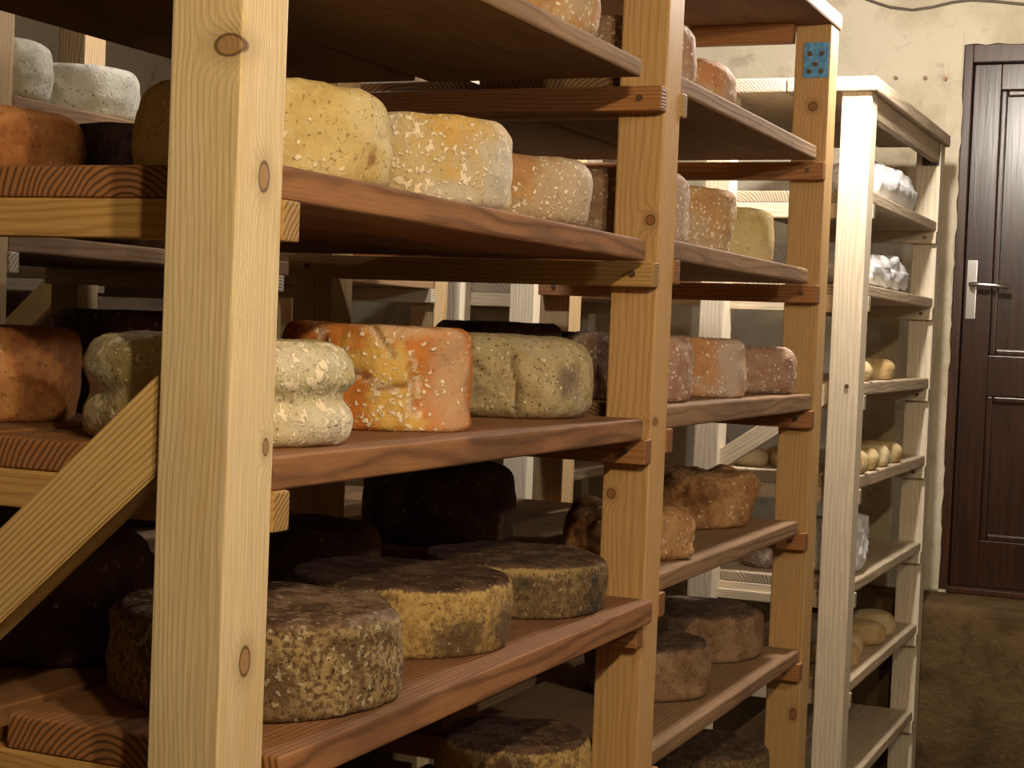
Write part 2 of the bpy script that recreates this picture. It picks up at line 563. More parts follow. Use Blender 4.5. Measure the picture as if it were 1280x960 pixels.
# cable along the end wall
pts = []
for px, py in ((1035, -30), (1060, -12), (1085, 0), (1112, 9), (1140, 12.5), (1165, 9), (1190, 3), (1215, 0), (1245, 2), (1285, 6), (1330, 8)):
    p = onX(px, py, XW - .006)
    p.z = min(p.z, ZCEIL - .006)
    pts.append(p)
o = mesh_obj('electric_cable', tube_bm(pts, .005, 8), CABLE, smooth=True)
tag(o, 'thin dark electric cable sagging along the plaster above the door', 'cable')


# ------------------------------------------------------------------ lamps
def pendant(x, y, z, r, watts, colr, label):
    g = thing('pendant_lamp', label, 'lamp', (x, y, ZCEIL))
    t = NT('bulb_glass')
    t.b.inputs['Base Color'].default_value = (1, 1, 1, 1)
    t.b.inputs['Emission Color'].default_value = colr + (1,)
    t.b.inputs['Emission Strength'].default_value = watts / (4 * math.pi * math.pi * r * r)
    bm = bmesh.new()
    bmesh.ops.create_uvsphere(bm, u_segments=20, v_segments=12, radius=r)
    mesh_obj('bulb', bm, t.m, g, (0, 0, z - ZCEIL), True)
    bm = cyl_bm(.018, .014, .05, 14)
    mesh_obj('socket', bm, PLATE_D, g, (0, 0, z - ZCEIL + r + .018))
    bm = cyl_bm(.004, .004, max(.01, ZCEIL - z - r - .04), 8)
    mesh_obj('cord', bm, PLATE_D, g, (0, 0, -(ZCEIL - z - r - .04) / 2))
    return g


pendant(*LAMP_WARM, 'warm bare bulb hanging over the front aisle near the braced rack end')
pendant(*LAMP_COOL, 'white bare bulb hanging over the aisle before the door')
pendant(*LAMP_AISLE, 'white bare bulb hanging by the front wall facing the long cheese rack')
pendant(*LAMP_WARM2, 'warm bare bulb hanging beside another warm bulb over the front aisle')
pendant(*LAMP_REAR, 'white bare bulb hanging behind the long cheese rack')


# ------------------------------------------------------------------ racks
screw_me = bpy.data.meshes.new('screw')
_b = cyl_bm(.0056, .0056, .004, 12, 'X')
_b.to_mesh(screw_me)
_b.free()
screw_me.materials.append(SCREW)


def screw(parent, x, y, z):
    o = bpy.data.objects.new('screw', screw_me)
    COL.objects.link(o)
    c = Vector((x, y, z))
    q = parent
    while q is not None:
        c -= Vector(q.location)
        q = q.parent
    o.parent = parent
    o.location = c


# long rack: three pairs of posts, two bays
A = thing('cheese_rack', 'long pine rack of stained planks loaded with big cheese wheels, braced at its end', 'rack', (X1, YF, 0))
YBK0, YBK1 = 1.487, 1.567
for x, m in ((X1, WOOD_P1), (X2, WOOD_P2), (X3, WOOD_P3)):
    box('post', A, x, x + S, YF, YF + S, 0, ZC + ZTOP, m, .004, 3)
    box('post', A, x, x + .08, YBK0, YBK1, 0, ZC + ZTOP, WOOD_PZ, .003)
# bay 1 planks: (z bottom, z top, x end, y front)
bay1 = [(.410, .4385, 2.480, .872), (.121, .1565, 2.540, .873), (-.172, -.1365, 2.558, .870), (-.477, -.438, 2.588, .850), (-.80, -.764, 2.57, .872)]
bay2 = [(.415, .4465, 3.705, .874), (.131, .166, 3.668, .872), (-.158, -.119, 3.762, .872), (-.441, -.409, 3.690, .874), (-.746, -.716, 3.763, .874), (-1.06, -1.025, 3.75, .874)]
rA = random.Random(3)
CLH, CLT = .041, .031
for bay, x0, xs0, xs1, mt in ((bay1, X1 + S + .002, X1 + S, X2, WOOD_PLANK), (bay2, X2 + S + .003, X2 + S, X3, WOOD_PLANK2)):
    for i, (zb, zt, xe, yf) in enumerate(bay):
        mm = WOOD_PLANK2 if (i == 0) else mt
        PW = .345 if i == 3 else .375
        box('shelf_plank', A, x0, xe, yf, yf + PW, ZC + zb, ZC + zt, mm, .0055, 3)
        box('shelf_plank', A, x0 + .004, xe - .01, yf + PW + .022, 1.572, ZC + zb + .001, ZC + zt, mm, .005, 3)
        for side in (0, 1):
            cm = WOOD_CLEATD if (side == 1 and i in (0, 2, 3) or bay is bay2 and i > 0) else WOOD_CLEAT
            xa = xs0 if side == 0 else xs1 - CLT
            yc = .8655 if i != 3 else .8665
            c = box('cleat', A, xa, xa + CLT, yc, 1.56, ZC + zb - CLH, ZC + zb, cm, .0025)
            if side == 1:
                screw(c, xa - .001, .902, ZC + zb - .02)
            screw(c, xa - .001 if side else xa + CLT + .001, 1.52, ZC + zb - .02)
# top boards
box('top_board', A, X1 - .02, X2 + .04, .865, 1.2, ZC + ZTOP, ZC + ZTOP + .038, WOOD_PLANK2, .005)
box('top_board', A, X2 + .043, X3 + .10, .865, 1.2, ZC + ZTOP, ZC + ZTOP + .038, WOOD_PLANK2, .005)
box('top_board', A, X1 - .02, X3 + .10, 1.222, 1.57, ZC + ZTOP, ZC + ZTOP + .038, WOOD_PLANK2, .005)
for x in (X1 + S, X2 - CLT, X2 + S, X3 - CLT):
    box('cleat', A, x, x + CLT, .95 if x > 3 else .8655, 1.56, ZC + ZTOP - .045, ZC + ZTOP, WOOD_CLEATD, .0025)
# perforated plate on the far post
pa, pb = onX(1006, 58, X3), onX(1034, 97, X3)
pl = box('mounting_plate', A, X3 - .004, X3 + .001, pb.y - .002, pa.y, pb.z, pa.z + .008, PLATE, .001, 1)
for dy, dz in ((.25, .2), (.75, .2), (.25, .75), (.75, .75), (.5, .42)):
    screw(pl, X3 - .005, pb.y + (pa.y - pb.y) * dy, pb.z + (pa.z - pb.z) * dz)


def brace(parent, x0, x1, ya, za, yb, zb, width, mat):
    """diagonal board in a YZ plane from (ya, za) to (yb, zb), ends cut upright"""
    L = Vector((0, yb - ya, zb - za))
    vert = width / math.cos(math.atan2(abs(zb - za), yb - ya))
    bm = bmesh.new()
    vs = []
    for x in (x0, x1):
        for y, z in ((ya, za - vert / 2), (yb, zb - vert / 2), (yb, zb + vert / 2), (ya, za + vert / 2)):
            vs.append(Vector((x, y, z)))
    c = sum(vs, Vector()) / 8
    ang = math.atan2(zb - za, yb - ya)
    Rm = Matrix.Rotation(-ang, 3, 'X')
    bv = [bm.verts.new(Rm @ (v - c)) for v in vs]
    for f in ((0, 1, 2, 3), (7, 6, 5, 4), (0, 4, 5, 1), (1, 5, 6, 2), (2, 6, 7, 3), (3, 7, 4, 0)):
        bm.faces.new([bv[i] for i in f])
    bmesh.ops.recalc_face_normals(bm, faces=bm.faces)
    bmesh.ops.bevel(bm, geom=list(bm.edges), offset=.0025, segments=2, affect='EDGES')
    o = mesh_obj('brace', bm, mat, parent)
    o.rotation_euler = (ang, 0, 0)
    o.location = c - Vector(parent.location)
    return o


bt, bb_ = onX(199, 469, X1 + .009), onX(199, 589, X1 + .009)
ct, cb = onX(0, 655, X1 + .009), onX(0, 787, X1 + .009)
za, zbm = (bt.z + bb_.z) / 2, (ct.z + cb.z) / 2
sl = (zbm - za) / (ct.y - bt.y)
vw = ((bt.z - bb_.z) + (ct.z - cb.z)) / 2
ya_ = YF + S - .004
brace(A, X1 + .009, X1 + .049, ya_, za + sl * (ya_ - bt.y), YBK0 + .006, za + sl * (YBK0 + .006 - bt.y), vw * math.cos(math.atan(sl)), WOOD_BRACE)

# pale rack beside the door
X4, X5, SP = 4.262, 5.395, .078
Y3B0, Y3B1 = 1.237, 1.305
Bk = thing('cheese_rack', 'low pale pine rack beside the door holding small cheeses and white cloths', 'rack', (X4, YF, 0))
for x in (X4, X5):
    box('post', Bk, x, x + SP, YF, YF + SP, 0, ZC + .655, WHITE_P, .004, 3)
    box('post', Bk, x, x + SP, Y3B0, Y3B1, 0, ZC + .655, WHITE_P, .003)
box('top_board', Bk, X4 - .012, X5 + SP + .02, YF - .012, 1.09, ZC + .655, ZC + .692, WHITE_X, .004)
box('top_board', Bk, X4 - .012, X5 + SP + .02, 1.094, 1.315, ZC + .655, ZC + .692, WHITE_X, .004)
box('apron', Bk, X4 + SP, X5, YF + .006, YF + .03, ZC + .595, ZC + .655, WHITE_X, .003)
lev3 = [(.372, .404), (.127, .158), (-.134, -.100), (-.384, -.350), (-.660, -.632), (-.928, -.898), (-1.212, -1.182)]
for i, (zb, zt) in enumerate(lev3):
    box('shelf_plank', Bk, X4 + SP + .002, X5 - .003, YF + .004, 1.075, ZC + zb, ZC + zt, WHITE_X, .004)
    box('shelf_plank', Bk, X4 + SP + .002, X5 - .003, 1.085, 1.30, ZC + zb, ZC + zt, WHITE_X, .004)
    for side in (0, 1):
        xa = X4 + SP if side == 0 else X5 - .028
        c = box('cleat', Bk, xa, xa + .028, YF - .001, 1.42 if i == 1 and side == 0 else 1.305, ZC + zb - .04, ZC + zb, WHITE_Y, .0025)
        if side:
            screw(c, xa - .001, YF + .035, ZC + zb - .02)
    if i in (1, 4):
        box('end_rail', Bk, X4 + SP - .02, X4 + SP, YF + SP, Y3B0, ZC + zb - .045, ZC + zb - .02, WHITE_Y, .002)
pa, pb = onX(1164, 186, X5), onX(1184, 209, X5)
pl = box('mounting_plate', Bk, X5 - .004, X5 + .001, YF + .004, YF + .058, pb.z + .004, ZC + .652, PLATE_D, .001, 1)
p0, p1 = onX(955, 541, X4 + .03), onX(868, 597, X4 + .03)
sl3 = (p1.z - p0.z) / (p1.y - p0.y)
brace(Bk, X4 + .02, X4 + .05, YF + SP - .003, p0.z + sl3 * (YF + SP - p0.y), Y3B0 + .004, p0.z + sl3 * (Y3B0 - p0.y), .05, WHITE_Y)
screw(Bk, X4 - .001, YF + .03, onX(1063, 483, X4).z)


def plain_rack(label, xs, y0, y1, levels, s=.078, mids=(), pm=None, bm_=None, cm=None, ztop=.735, xgap=.004, lip=0):
    g = thing('cheese_rack', label, 'rack', (xs[0], y0, 0))
    for x in xs:
        for y in (y0, y1 - s) + tuple(mids):
            box('post', g, x, x + s, y, y + s, 0, ZC + ztop, pm, .003)
    for i in range(len(xs) - 1):
        for zb, zt in levels:
            ym = (y0 + y1) / 2
            box('shelf_plank', g, xs[i] + s + xgap, xs[i + 1] - xgap, y0 + .004, ym - .008, ZC + zb, ZC + zt, bm_, .004)
            box('shelf_plank', g, xs[i] + s + xgap, xs[i + 1] - xgap, ym + .008, y1 - .004, ZC + zb, ZC + zt, bm_, .004)
            for xa in (xs[i] + s, xs[i + 1] - .028):
                box('cleat', g, xa, xa + .028, y0 - .002, y1 - .002, ZC + zb - .038, ZC + zb, cm, .0025)
    return g


# rack standing behind the long rack, and two more in the depth of the cellar
BX, BY = 2.252, 2.0
levB = [(.352, .384), (.104, .138), (-.19, -.156), (-.49, -.455), (-.80, -.766)]
RB = plain_rack('grey weathered rack behind the long rack, holding pale grey cheeses', (BX, 3.16, 4.06), BY, 2.58, levB, .078, (), WOOD_PZ, WOOD_PLANK2, WHITE_Y)
levC = [(.372, .404), (.106, .136), (-.16, -.13), (-.45, -.42), (-.75, -.72)]
RC = plain_rack('pale rack standing behind the low pale rack in the room corner', (4.262, 5.30), 1.79, 2.60, levC, .075, (2.02,), WHITE_P, WHITE_X, WHITE_Y)
levF = [(.10, .13), (-.18, -.15), (-.48, -.45), (-.78, -.75)]
RF = plain_rack('pine rack standing along the back wall of the cellar', (4.02, 4.90), 3.16, 3.9, levF, .07, (), WHITE_P, WOOD_PLANK2, WHITE_Y, ztop=.22)
brace(RF, 4.03, 4.06, 3.23, ZC + .12, 3.83, ZC - .40, .08, WOOD_CLEAT)

# ------------------------------------------------------------------ cheeses
C = lambda r, g_, b, k=.85: alb((r, g_, b), k)
MC = {
    'yellow': cheese_mat('yellow_rind', C(212, 182, 112), C(196, 164, 96), C(216, 190, 128), w_amt=.6, w_th=.68, pit=.5, dots=.14, patch=C(150, 100, 52)),
    'golden': cheese_mat('golden_mouldy_rind', C(214, 172, 92), C(202, 158, 84), C(208, 180, 122), w_amt=.85, w_th=.57, pit=.25, dots=.62, patch=C(208, 190, 156)),
    'tan': cheese_mat('tan_mouldy_rind', C(200, 152, 92), C(182, 130, 78), C(194, 162, 118), w_amt=.8, w_th=.63, pit=.25, dots=.66, patch=C(202, 174, 136)),
    'pale': cheese_mat('pale_mouldy_rind', C(204, 182, 120), C(186, 158, 94), C(208, 192, 142), w_amt=.85, w_th=.54, pit=.5, dots=.45, patch=C(218, 202, 164)),
    'orange': cheese_mat('orange_rind', C(208, 128, 54), C(198, 112, 46), C(220, 174, 86), w_amt=.8, w_th=.62, pit=.2, dots=.42, c3_th=.50, patch=C(206, 160, 112)),
    'olive': cheese_mat('olive_grey_rind', C(196, 172, 120), C(176, 150, 100), C(180, 164, 126), w_amt=.5, w_th=.66, pit=.85, dots=.3, patch=C(132, 112, 84)),
    'crust': cheese_mat('brown_mottled_rind', C(100, 72, 44), C(176, 146, 94), C(104, 76, 48), white=C(206, 188, 144), w_amt=.55, w_th=.61, pit=.7,
                        top=(C(100, 70, 46), C(156, 122, 92)), mot=140, dots=.3, c3_th=.50, soft=.09),
    'crust_yellow': cheese_mat('yellow_brown_rind', C(200, 164, 94), C(172, 134, 74), C(104, 76, 48), white=C(205, 185, 130), w_amt=.3, w_th=.64, pit=.7,
                               top=(C(74, 48, 32), C(112, 82, 58)), mot=100, dots=.2, c3_th=.5, soft=.12, patch=C(104, 78, 50)),
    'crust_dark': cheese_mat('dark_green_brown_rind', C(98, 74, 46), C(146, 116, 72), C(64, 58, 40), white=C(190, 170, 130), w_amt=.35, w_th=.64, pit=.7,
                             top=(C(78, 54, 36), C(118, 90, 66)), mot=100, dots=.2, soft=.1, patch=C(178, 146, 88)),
    'crust_tan': cheese_mat('tan_brown_rind', C(150, 114, 76), C(124, 90, 58), C(168, 132, 92), white=C(200, 178, 138), w_amt=.35, w_th=.64, pit=.6,
                            top=(C(84, 60, 44), C(118, 90, 68)), mot=70, dots=.15, soft=.14),
    'rust': cheese_mat('rusty_mouldy_rind', C(206, 150, 94), C(190, 126, 74), C(196, 156, 116), w_amt=.7, w_th=.64, pit=.3, dots=.45, patch=C(204, 176, 146)),
    'mauve': cheese_mat('mauve_mouldy_rind', C(186, 146, 114), C(166, 122, 92), C(196, 164, 134), w_amt=.8, w_th=.60, pit=.35, dots=.5),
    'lumpy': cheese_mat('lumpy_brown_rind', C(164, 112, 64), C(126, 80, 44), C(186, 138, 84), w_amt=.5, w_th=.66, pit=.6, dots=.2, mot=45),
    'brown': cheese_mat('plain_brown_rind', C(178, 116, 62), C(150, 90, 48), C(188, 130, 74), w_amt=.2, w_th=.70, pit=.5, dots=.1, mot=45),
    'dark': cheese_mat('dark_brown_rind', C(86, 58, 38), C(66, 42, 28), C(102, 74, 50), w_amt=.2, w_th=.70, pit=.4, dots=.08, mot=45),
    'grey': cheese_mat('grey_bloomy_rind', sc((186, 182, 168)), sc((162, 158, 142)), sc((196, 192, 180)), white=sc((216, 214, 206)), w_amt=.5, w_th=.6, pit=.7, dots=.2),
    'small': cheese_mat('pale_small_rind', C(214, 180, 118), C(200, 160, 96), C(222, 196, 140), w_amt=.4, w_th=.66, pit=.2, dots=.2),
}


def cheese(kind, cx, cy, zb, r, h, label, seed=0, corner=.028, lump=.004, mid=.0015, bulge=.004, squash=1.0, rot=0.0,
           nth=96, groove=None, creases=(), taper=0.0, name='aged_cheese', group=None, cat='cheese', tilt=0.0, fn=None, bloomk=1.0, patches=()):
    """one wheel: rounded drum, hand-made unevenness from noise, optional waist groove and cracks (theta0, z0, theta1, z1, width, depth)"""
    rs = random.Random(seed * 13 + 5)
    off = Vector((rs.uniform(-50, 50), rs.uniform(-50, 50), rs.uniform(-50, 50)))
    k = min(corner, h * .45, r * .6)
    kb = k * .6
    prof = []
    for i in range(9):
        prof.append(((r - kb) * i / 8, 0.0))
    for i in range(1, 6):
        a = math.pi / 2 * i / 5
        prof.append((r - kb + kb * math.sin(a), kb - kb * math.cos(a)))
    ns = max(8, int((h - k - kb) / .0045)) if nth > 70 else 7
    for i in range(1, ns):
        prof.append((r, kb + (h - k - kb) * i / ns))
    for i in range(0, 7):
        a = math.pi / 2 * i / 6
        prof.append((r - k + k * math.cos(a), h - k + k * math.sin(a)))
    nt_ = 10 if nth > 70 else 5
    for i in range(1, nt_ + 1):
        prof.append(((r - k) * (1 - i / nt_), h))
    bm = bmesh.new()
    rings, cr, bl = [], {}, {}
    lay_c = bm.verts.layers.float.new('crease')
    lay_b = bm.verts.layers.float.new('bloom')
    lay_p = bm.verts.layers.float.new('patch')
    for (pr, pz) in prof:
        if pr < 1e-6:
            z = pz + (noise.noise(off * 1.7) * lump * .8 if pz > h / 2 else 0)
            rings.append([bm.verts.new((0, 0, z))])
            continue
        ring = []
        f = pz / h
        for j in range(nth):
            th = 2 * math.pi * j / nth
            d = Vector((math.cos(th), math.sin(th), 0))
            p = d * pr + Vector((0, 0, pz))
            n1 = noise.noise((p / .085) + off)
            n2 = noise.noise((p / .034) + off * 1.3)
            n3 = noise.noise((p / .014) + off * 2.1)
            side = min(1.0, pr / (r * .8))
            dr = n1 * lump * 1.6 + n2 * lump * .7 + n3 * mid + bulge * math.sin(math.pi * f) - taper * f
            dz = (n1 * lump * .8 + n2 * lump * .35 + n3 * mid * .7) * max(0.0, (f - .4) / .6)
            cv = bv_ = 0.0
            if groove:
                g = math.exp(-((pz - groove[0] * h - n2 * .006) / groove[1]) ** 2)
                dr -= groove[2] * g * (.6 + .8 * (n1 + .5))
                bv_ += .3 * g
                cv += .35 * g * max(0, n3 + .2)
            for (t0, z0, t1, z1, wd, dp) in creases:
                # distance to a short wandering line on the unrolled side
                ax, az = t0 * r, z0 * h
                bx, bz = t1 * r, z1 * h
                dth = (th - t0 + math.pi) % (2 * math.pi) - math.pi
                qx, qz = t0 * r + dth * r - ax, pz - az + n2 * .006
                ex, ez = bx - ax, bz - az
                tt = max(0, min(1, (qx * ex + qz * ez) / (ex * ex + ez * ez + 1e-9)))
                dd = math.hypot(qx - ex * tt + n2 * .008, qz - ez * tt) * (1 if side > .8 else 3)
                g = math.exp(-(dd / wd) ** 2)
                dr -= dp * g
                cv += g * (1 if dp > 0 else 0) * (.9 if wd < .005 else .25)
                bv_ += .8 * math.exp(-((dd - wd * 1.1) / (wd * .7)) ** 2)
            q = d * max(0, pr + dr * side) + Vector((0, 0, max(0, pz + dz * (1 if pz > h * .3 else 0))))
            if fn:
                q = fn(q, th, f)
            v = bm.verts.new(q)
            v[lay_c] = min(1, cv)
            v[lay_b] = min(1, bv_ * bloomk)
            pv = 0.0
            for (pt, pf, wt, wf) in patches:
                da = (th - pt + math.pi) % (2 * math.pi) - math.pi
                pv = max(pv, math.exp(-(da / wt) ** 2 - ((f - pf) / wf) ** 2))
            v[lay_p] = pv
            ring.append(v)
        rings.append(ring)
    for a, b in zip(rings[:-1], rings[1:]):
        if len(a) == 1 and len(b) == 1:
            continue
        for j in range(nth):
            j2 = (j + 1) % nth
            if len(a) == 1:
                bm.faces.new((a[0], b[j2], b[j]))
            elif len(b) == 1:
                bm.faces.new((a[j], a[j2], b[0]))
            else:
                bm.faces.new((a[j], a[j2], b[j2], b[j]))
    if squash != 1.0:
        for v in bm.verts:
            v.co.y *= squash
    bmesh.ops.recalc_face_normals(bm, faces=bm.faces)
    o = mesh_obj(name, bm, MC[kind], None, (cx, cy, ZC + zb - .0006), True)
    o.rotation_euler = (0, 0, rot)
    return tag(o, label, cat, group)


z1, z2, z3, z4, z5 = [b[1] for b in bay1]
y1_, y2_, y3_, y4_, y5_, y6_ = [b[1] for b in bay2]
VA = lambda cx, cy: math.atan2(-cy, -cx)           # direction from a wheel towards the viewer's side of the aisle
# near bay, front row
cheese('tan', 2.285, 1.015, z1, .125, .115, 'tan cheese wheel with white mould on the topmost shelf of the braced bay', 1)
cheese('yellow', 1.662, 1.052, z2, .147, .114, 'large pale yellow cheese wheel behind the knotty end post on the upper shelf', 2, corner=.024, taper=.006, mid=.002,
       patches=((VA(1.66, 1.05) + .98, .3, .07, .12),))
cheese('golden', 1.975, 1.02, z2, .134, .118, 'tall golden cheese wheel with white mould patches between yellow and tan wheels', 3, corner=.02, lump=.005, patches=((VA(1.97, 1.02) + 1.05, .4, .5, .6), (VA(1.97, 1.02) - .35, .85, .25, .25), (VA(1.97, 1.02) + .45, .1, .4, .2)))
cheese('tan', 2.275, 1.007, z2, .122, .102, 'tan cheese wheel flecked with white, last on the upper shelf beside the middle post', 4, corner=.03, patches=((VA(2.27, 1.0) + 1.1, .5, .5, .9),))
v = VA(1.57, 1.04)
cheese('pale', 1.572, 1.042, z3, .147, .117, 'whitish mouldy cheese wheel with a waist groove behind the knotty end post', 5, corner=.028, lump=.006, mid=.0025, groove=(.45, .014, .012), patches=((VA(1.57, 1.04) + .9, .2, .6, .25), (VA(1.57, 1.04) + .5, .85, .5, .2), (VA(1.57, 1.04) - 1.2, .7, .3, .4)))
v = VA(1.966, 1.048)


def orange_fn(q, th, f):
    # the side sags inwards on the aisle side right of the middle, and the foot spreads
    a = (th - (VA(1.966, 1.048) + .62) + math.pi) % (2 * math.pi) - math.pi
    s_ = math.exp(-(a / .34) ** 2) * math.exp(-((f - .5) / .34) ** 2)
    d = Vector((math.cos(th), math.sin(th), 0))
    foot = math.exp(-(f / .22) ** 2) * math.exp(-((a - .25) / .5) ** 2)
    return q - d * (.016 * s_) + d * (.006 * foot)


cheese('orange', 1.966, 1.05, z3, .127, .136, 'bright orange cracked cheese wheel with yellow patches and white creases', 6, corner=.016, lump=.006, mid=.0015, nth=200,
       creases=((v - .75, .95, v - .30, .55, .0035, .005), (v - .45, .62, v - .1, .50, .004, .005), (v - .05, .98, v + .12, .70, .0035, .004), (v - .62, .90, v - .5, .70, .003, .004),
                (v + .35, .62, v + .40, .18, .006, .006), (v + .02, .42, v + .3, .45, .004, .003)), fn=orange_fn, patches=((v + .85, .5, .34, .8), (v + .3, .98, .5, .12)), bloomk=.9)
v = VA(2.43, 1.07)
cheese('olive', 2.425, 1.07, z3, .140, .130, 'olive grey cheese wheel with a dark vertical crack, beside the orange one', 7, corner=.045, lump=.006, mid=.0025, nth=180, bulge=.008,
       creases=((v + .1, .74, v + .22, .08, .0036, .009), (v - .45, .75, v - .15, .55, .003, .004)), bloomk=.15, patches=((v + .75, .45, .22, .22), (v - .75, .8, .3, .4)))
cheese('crust', 1.655, 1.03, z4, .166, .108, 'brown mottled cheese wheel with scuffed top behind the foot of the knotty end post', 8, corner=.018, lump=.005, mid=.002)
cheese('crust_yellow', 2.045, 1.046, z4, .157, .094, 'yellow-sided cheese wheel with dark brown top in the middle of the lower shelf', 9, patches=((VA(2.04, 1.05) + .55, .25, .35, .4), (VA(2.04, 1.05) + 1.2, .3, .4, .5)), corner=.014, lump=.003, mid=.0015)
cheese('crust_dark', 2.408, 1.026, z4, .146, .083, 'flat dark green-brown cheese wheel against the middle post on the lower shelf', 10, patches=((VA(2.4, 1.03) - .2, .95, 1.4, .16),), corner=.012, lump=.003, mid=.0015)
cheese('crust_yellow', 2.448, 1.03, z5, .124, .112, 'brown-topped cheese wheel on the lowest shelf of the braced bay', 11, corner=.02)
# near bay, back row
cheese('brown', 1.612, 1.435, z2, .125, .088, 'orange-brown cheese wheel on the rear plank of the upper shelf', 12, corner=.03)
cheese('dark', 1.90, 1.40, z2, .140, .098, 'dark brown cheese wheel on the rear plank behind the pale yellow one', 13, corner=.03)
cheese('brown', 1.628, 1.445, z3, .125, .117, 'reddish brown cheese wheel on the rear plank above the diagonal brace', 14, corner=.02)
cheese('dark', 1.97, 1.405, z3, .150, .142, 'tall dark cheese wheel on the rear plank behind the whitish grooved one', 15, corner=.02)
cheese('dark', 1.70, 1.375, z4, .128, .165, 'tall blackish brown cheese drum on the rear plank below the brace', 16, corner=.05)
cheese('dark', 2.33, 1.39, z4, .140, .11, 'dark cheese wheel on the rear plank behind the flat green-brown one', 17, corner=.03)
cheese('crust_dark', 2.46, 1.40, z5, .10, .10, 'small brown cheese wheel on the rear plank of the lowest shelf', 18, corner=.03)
# far bay
cheese('mauve', 2.80, 1.015, y1_, .12, .112, 'pale pinkish cheese wheel behind the middle post on the top shelf', 21)
cheese('rust', 3.075, 1.015, y1_, .118, .088, 'reddish round-shouldered cheese wheel on the top shelf of the far bay', 22, corner=.045)
cheese('mauve', 2.805, 1.01, y2_, .117, .128, 'greyish pink cheese wheel, first behind the middle post on the upper far shelf', 23)
cheese('tan', 3.105, 1.015, y2_, .118, .124, 'light tan tall cheese wheel in the middle of the upper far shelf', 24, corner=.018)
cheese('yellow', 3.412, 1.012, y2_, .117, .112, 'clean yellow cheese wheel, last on the upper far shelf', 25, corner=.014, lump=.003)
cheese('mauve', 2.86, 1.012, y3_, .118, .122, 'mauve-brown mouldy cheese wheel beside the middle post on the far middle shelf', 26)
cheese('rust', 3.235, 1.018, y3_, .120, .120, 'orange-pink cheese wheel flecked white on the far middle shelf', 27, corner=.022, patches=((VA(3.23, 1.02) + 1.0, .5, .5, .9),))
cheese('mauve', 3.628, .985, y3_, .100, .106, 'pink-brown cheese wheel with a pale end by the far post', 28, corner=.035)


def lump_fn(sd, amp):
    of = Vector((sd * 3.3, sd * 1.7, sd))

    def fn(q, th, f):
        n = noise.noise(q / .055 + of) * amp + abs(noise.noise(q / .03 + of * 2)) * amp * .6
        d = Vector((q.x, q.y, 0))
        if d.length > 1e-4:
            d.normalize()
        s_ = 1 if f > .02 else .5
        return Vector((q.x + d.x * n * s_, q.y + d.y * n * s_, q.z if f < .05 else max(0, q.z + n * f * .8)))
    return fn


cheese('lumpy', 2.895, 1.005, y4_, .115, .098, 'knobbly brown cheese half hidden behind the middle post', 29, corner=.04, lump=.010, fn=lump_fn(2, .012), nth=130)
cheese('lumpy', 3.50, 1.062, y4_, .155, .112, 'big misshapen lumpy brown cheese on the far shelf', 30, corner=.03, lump=.012, fn=lump_fn(5, .014), squash=.78, nth=150)
cheese('crust_tan', 3.145, 1.04, y5_, .122, .108, 'brown cheese wheel nearest the middle post on the low far shelf', 31, corner=.02)
cheese('crust_tan', 3.60, 1.075, y5_, .145, .106, 'wide dark brown cheese wheel by the far post on the low far shelf', 32, corner=.02)
cheese('crust_dark', 3.60, 1.045, y6_, .145, .105, 'dark grey-brown cheese wheel on the bottom far shelf', 33, corner=.02)
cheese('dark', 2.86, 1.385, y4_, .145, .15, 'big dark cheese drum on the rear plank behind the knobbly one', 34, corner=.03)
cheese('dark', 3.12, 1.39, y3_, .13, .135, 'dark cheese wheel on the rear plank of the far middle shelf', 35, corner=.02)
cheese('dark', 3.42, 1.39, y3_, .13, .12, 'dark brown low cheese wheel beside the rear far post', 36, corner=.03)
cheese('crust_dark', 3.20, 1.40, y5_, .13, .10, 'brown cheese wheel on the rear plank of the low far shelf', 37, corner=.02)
# rack behind
cheese('grey', 2.425, 2.115, levB[0][1], .092, .116, 'grey bloomy cheese beside the grey post of the rear rack', 41, corner=.03, mid=.001)
cheese('grey', 2.70, 2.145, levB[0][1], .112, .106, 'wide pale grey cheese wheel on the top shelf of the rear rack', 42, corner=.02, mid=.001)
cheese('grey', 2.62, 2.19, levB[2][1], .13, .105, 'grey cheese wheel on the middle shelf of the rear rack', 43, corner=.03)
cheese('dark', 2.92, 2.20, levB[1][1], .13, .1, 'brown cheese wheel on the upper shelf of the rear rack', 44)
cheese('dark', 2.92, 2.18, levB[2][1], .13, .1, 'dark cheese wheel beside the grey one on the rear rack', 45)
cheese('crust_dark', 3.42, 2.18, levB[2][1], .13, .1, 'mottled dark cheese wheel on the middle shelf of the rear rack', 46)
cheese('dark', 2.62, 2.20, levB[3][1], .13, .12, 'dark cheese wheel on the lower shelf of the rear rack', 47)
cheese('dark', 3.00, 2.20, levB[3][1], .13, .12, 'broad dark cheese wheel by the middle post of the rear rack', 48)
cheese('brown', 3.5, 2.2, levB[3][1], .13, .12, 'brown cheese wheel low on the rear rack', 49)

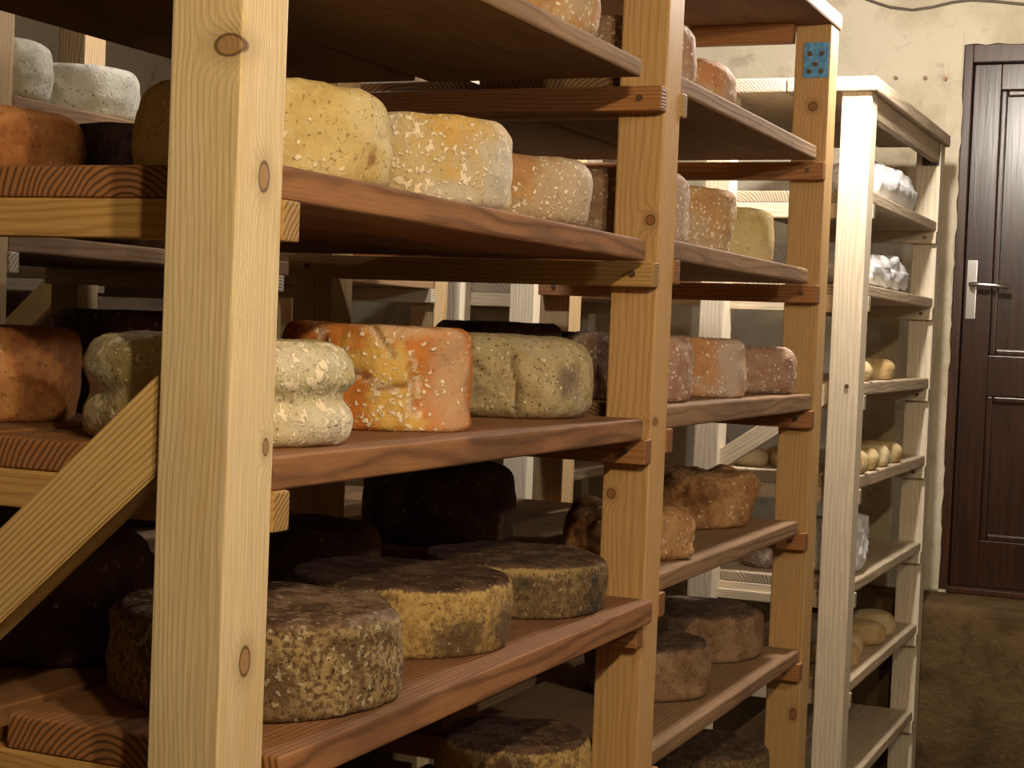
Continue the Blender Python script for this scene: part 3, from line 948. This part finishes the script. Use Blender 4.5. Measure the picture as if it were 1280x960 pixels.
# small cheeses on the pale rack
sm = dict(nth=48, corner=.03, lump=.004, mid=.001, name='small_cheese')
G3 = 'small cheeses on the pale rack'
cheese('small', 4.45, .925, lev3[2][1], .052, .058, 'small yellow round cheese on the pale rack, next to a beige one', 51, group=G3, **sm)
cheese('small', 4.80, .945, lev3[2][1], .066, .062, 'small beige round cheese on the pale rack, next to a yellow one', 52, group=G3, **sm)
for i, (x, y, r_) in enumerate(((4.44, .925, .052), (4.60, .93, .056), (4.78, .935, .058), (4.97, .94, .062))):
    cheese('small', x, y, lev3[3][1], r_, .066 - .004 * (i % 2), ['pale loaf-like small cheese, first of the tight row from the screw-marked pale post', 'pale loaf-like small cheese, second of the tight row from the screw-marked pale post', 'pale loaf-like small cheese, third of the tight row from the screw-marked pale post', 'pale loaf-like small cheese, last of the tight row from the screw-marked pale post'][i], 53 + i, group='row of pale cheeses under the yellow one', **sm)
for i, (x, y) in enumerate(((4.56, .96), (4.74, .985), (4.95, .96), (5.13, .965))):
    cheese('small', x, y, lev3[5][1], .064, .068, ['small round beige cheese below the crumpled cloth, first from the screw-marked pale post', 'small round beige cheese set back second in the low row below the crumpled cloth', 'small round beige cheese below the crumpled cloth, third from the screw-marked pale post', 'small round beige cheese at the door end of the low row'][i], 60 + i, group='low row of beige cheeses on the pale rack', **sm)
for i, (x, y) in enumerate(((4.46, 1.20), (4.48, 1.10), (4.62, 1.15))):
    cheese('small', x, y, lev3[3][1], .045, .05, ['small cream cheese behind the pale diagonal brace, by the rear pale post', 'small cream cheese behind the pale diagonal brace, closer to the aisle', 'small cream cheese behind two others by the pale diagonal brace'][i], 70 + i, group='small cheeses behind the pale brace', **sm)
cheese('mauve', 4.50, 1.16, lev3[4][1], .06, .055, 'small pinkish cheese on the pale rack behind its end rail', 75, **sm)
cheese('small', 4.97, 1.00, lev3[4][1], .028, .06, 'little beige cheese standing behind the crumpled white cloth', 76, **sm)


# white cloths on the pale rack
def cloth(cx, cy, zb, sx, sy, sz, label, seed, hang=0.0):
    bm = bmesh.new()
    bmesh.ops.create_cube(bm, size=2)
    bmesh.ops.subdivide_edges(bm, edges=list(bm.edges), cuts=22, use_grid_fill=True)
    of = Vector((seed * 7.1, seed * 2.3, seed * 4.7))
    for v in bm.verts:
        p = v.co.copy()
        m = max(abs(p.x), abs(p.y), abs(p.z))
        s_ = p.normalized() * m
        p = p.lerp(s_, .55)
        q = Vector((p.x * sx, p.y * sy, p.z * sz))
        n = noise.noise(q / .07 + of) * .022 + abs(noise.noise(q / .035 + of * 2)) * .016 - .006
        q += q.normalized() * n
        if p.z > .2:
            q.z -= .25 * sz * (noise.noise(Vector((q.x / .1, q.y / .1, seed))) + .3)
        if hang and q.y < -sy * .55 and p.z < .1:
            q.z -= hang
        if not hang:
            q.z = max(q.z, -sz)
        else:
            q.z = max(q.z, -sz - (hang if q.y < -sy * .55 else 0))
        v.co = q
    o = mesh_obj('white_cloth', bm, CLOTH, None, (cx, cy, ZC + zb + sz), True)
    return tag(o, label, 'cloth')


cloth(4.86, .985, lev3[0][1], .36, .105, .058, 'folded white cloth on the topmost shelf of the pale rack', 1)
cloth(4.80, .985, lev3[1][1], .34, .105, .052, 'folded white cloth on the second shelf of the pale rack', 2)
cloth(4.53, .955, lev3[4][1], .12, .075, .088, 'crumpled white cloth heaped low on the pale rack', 3)
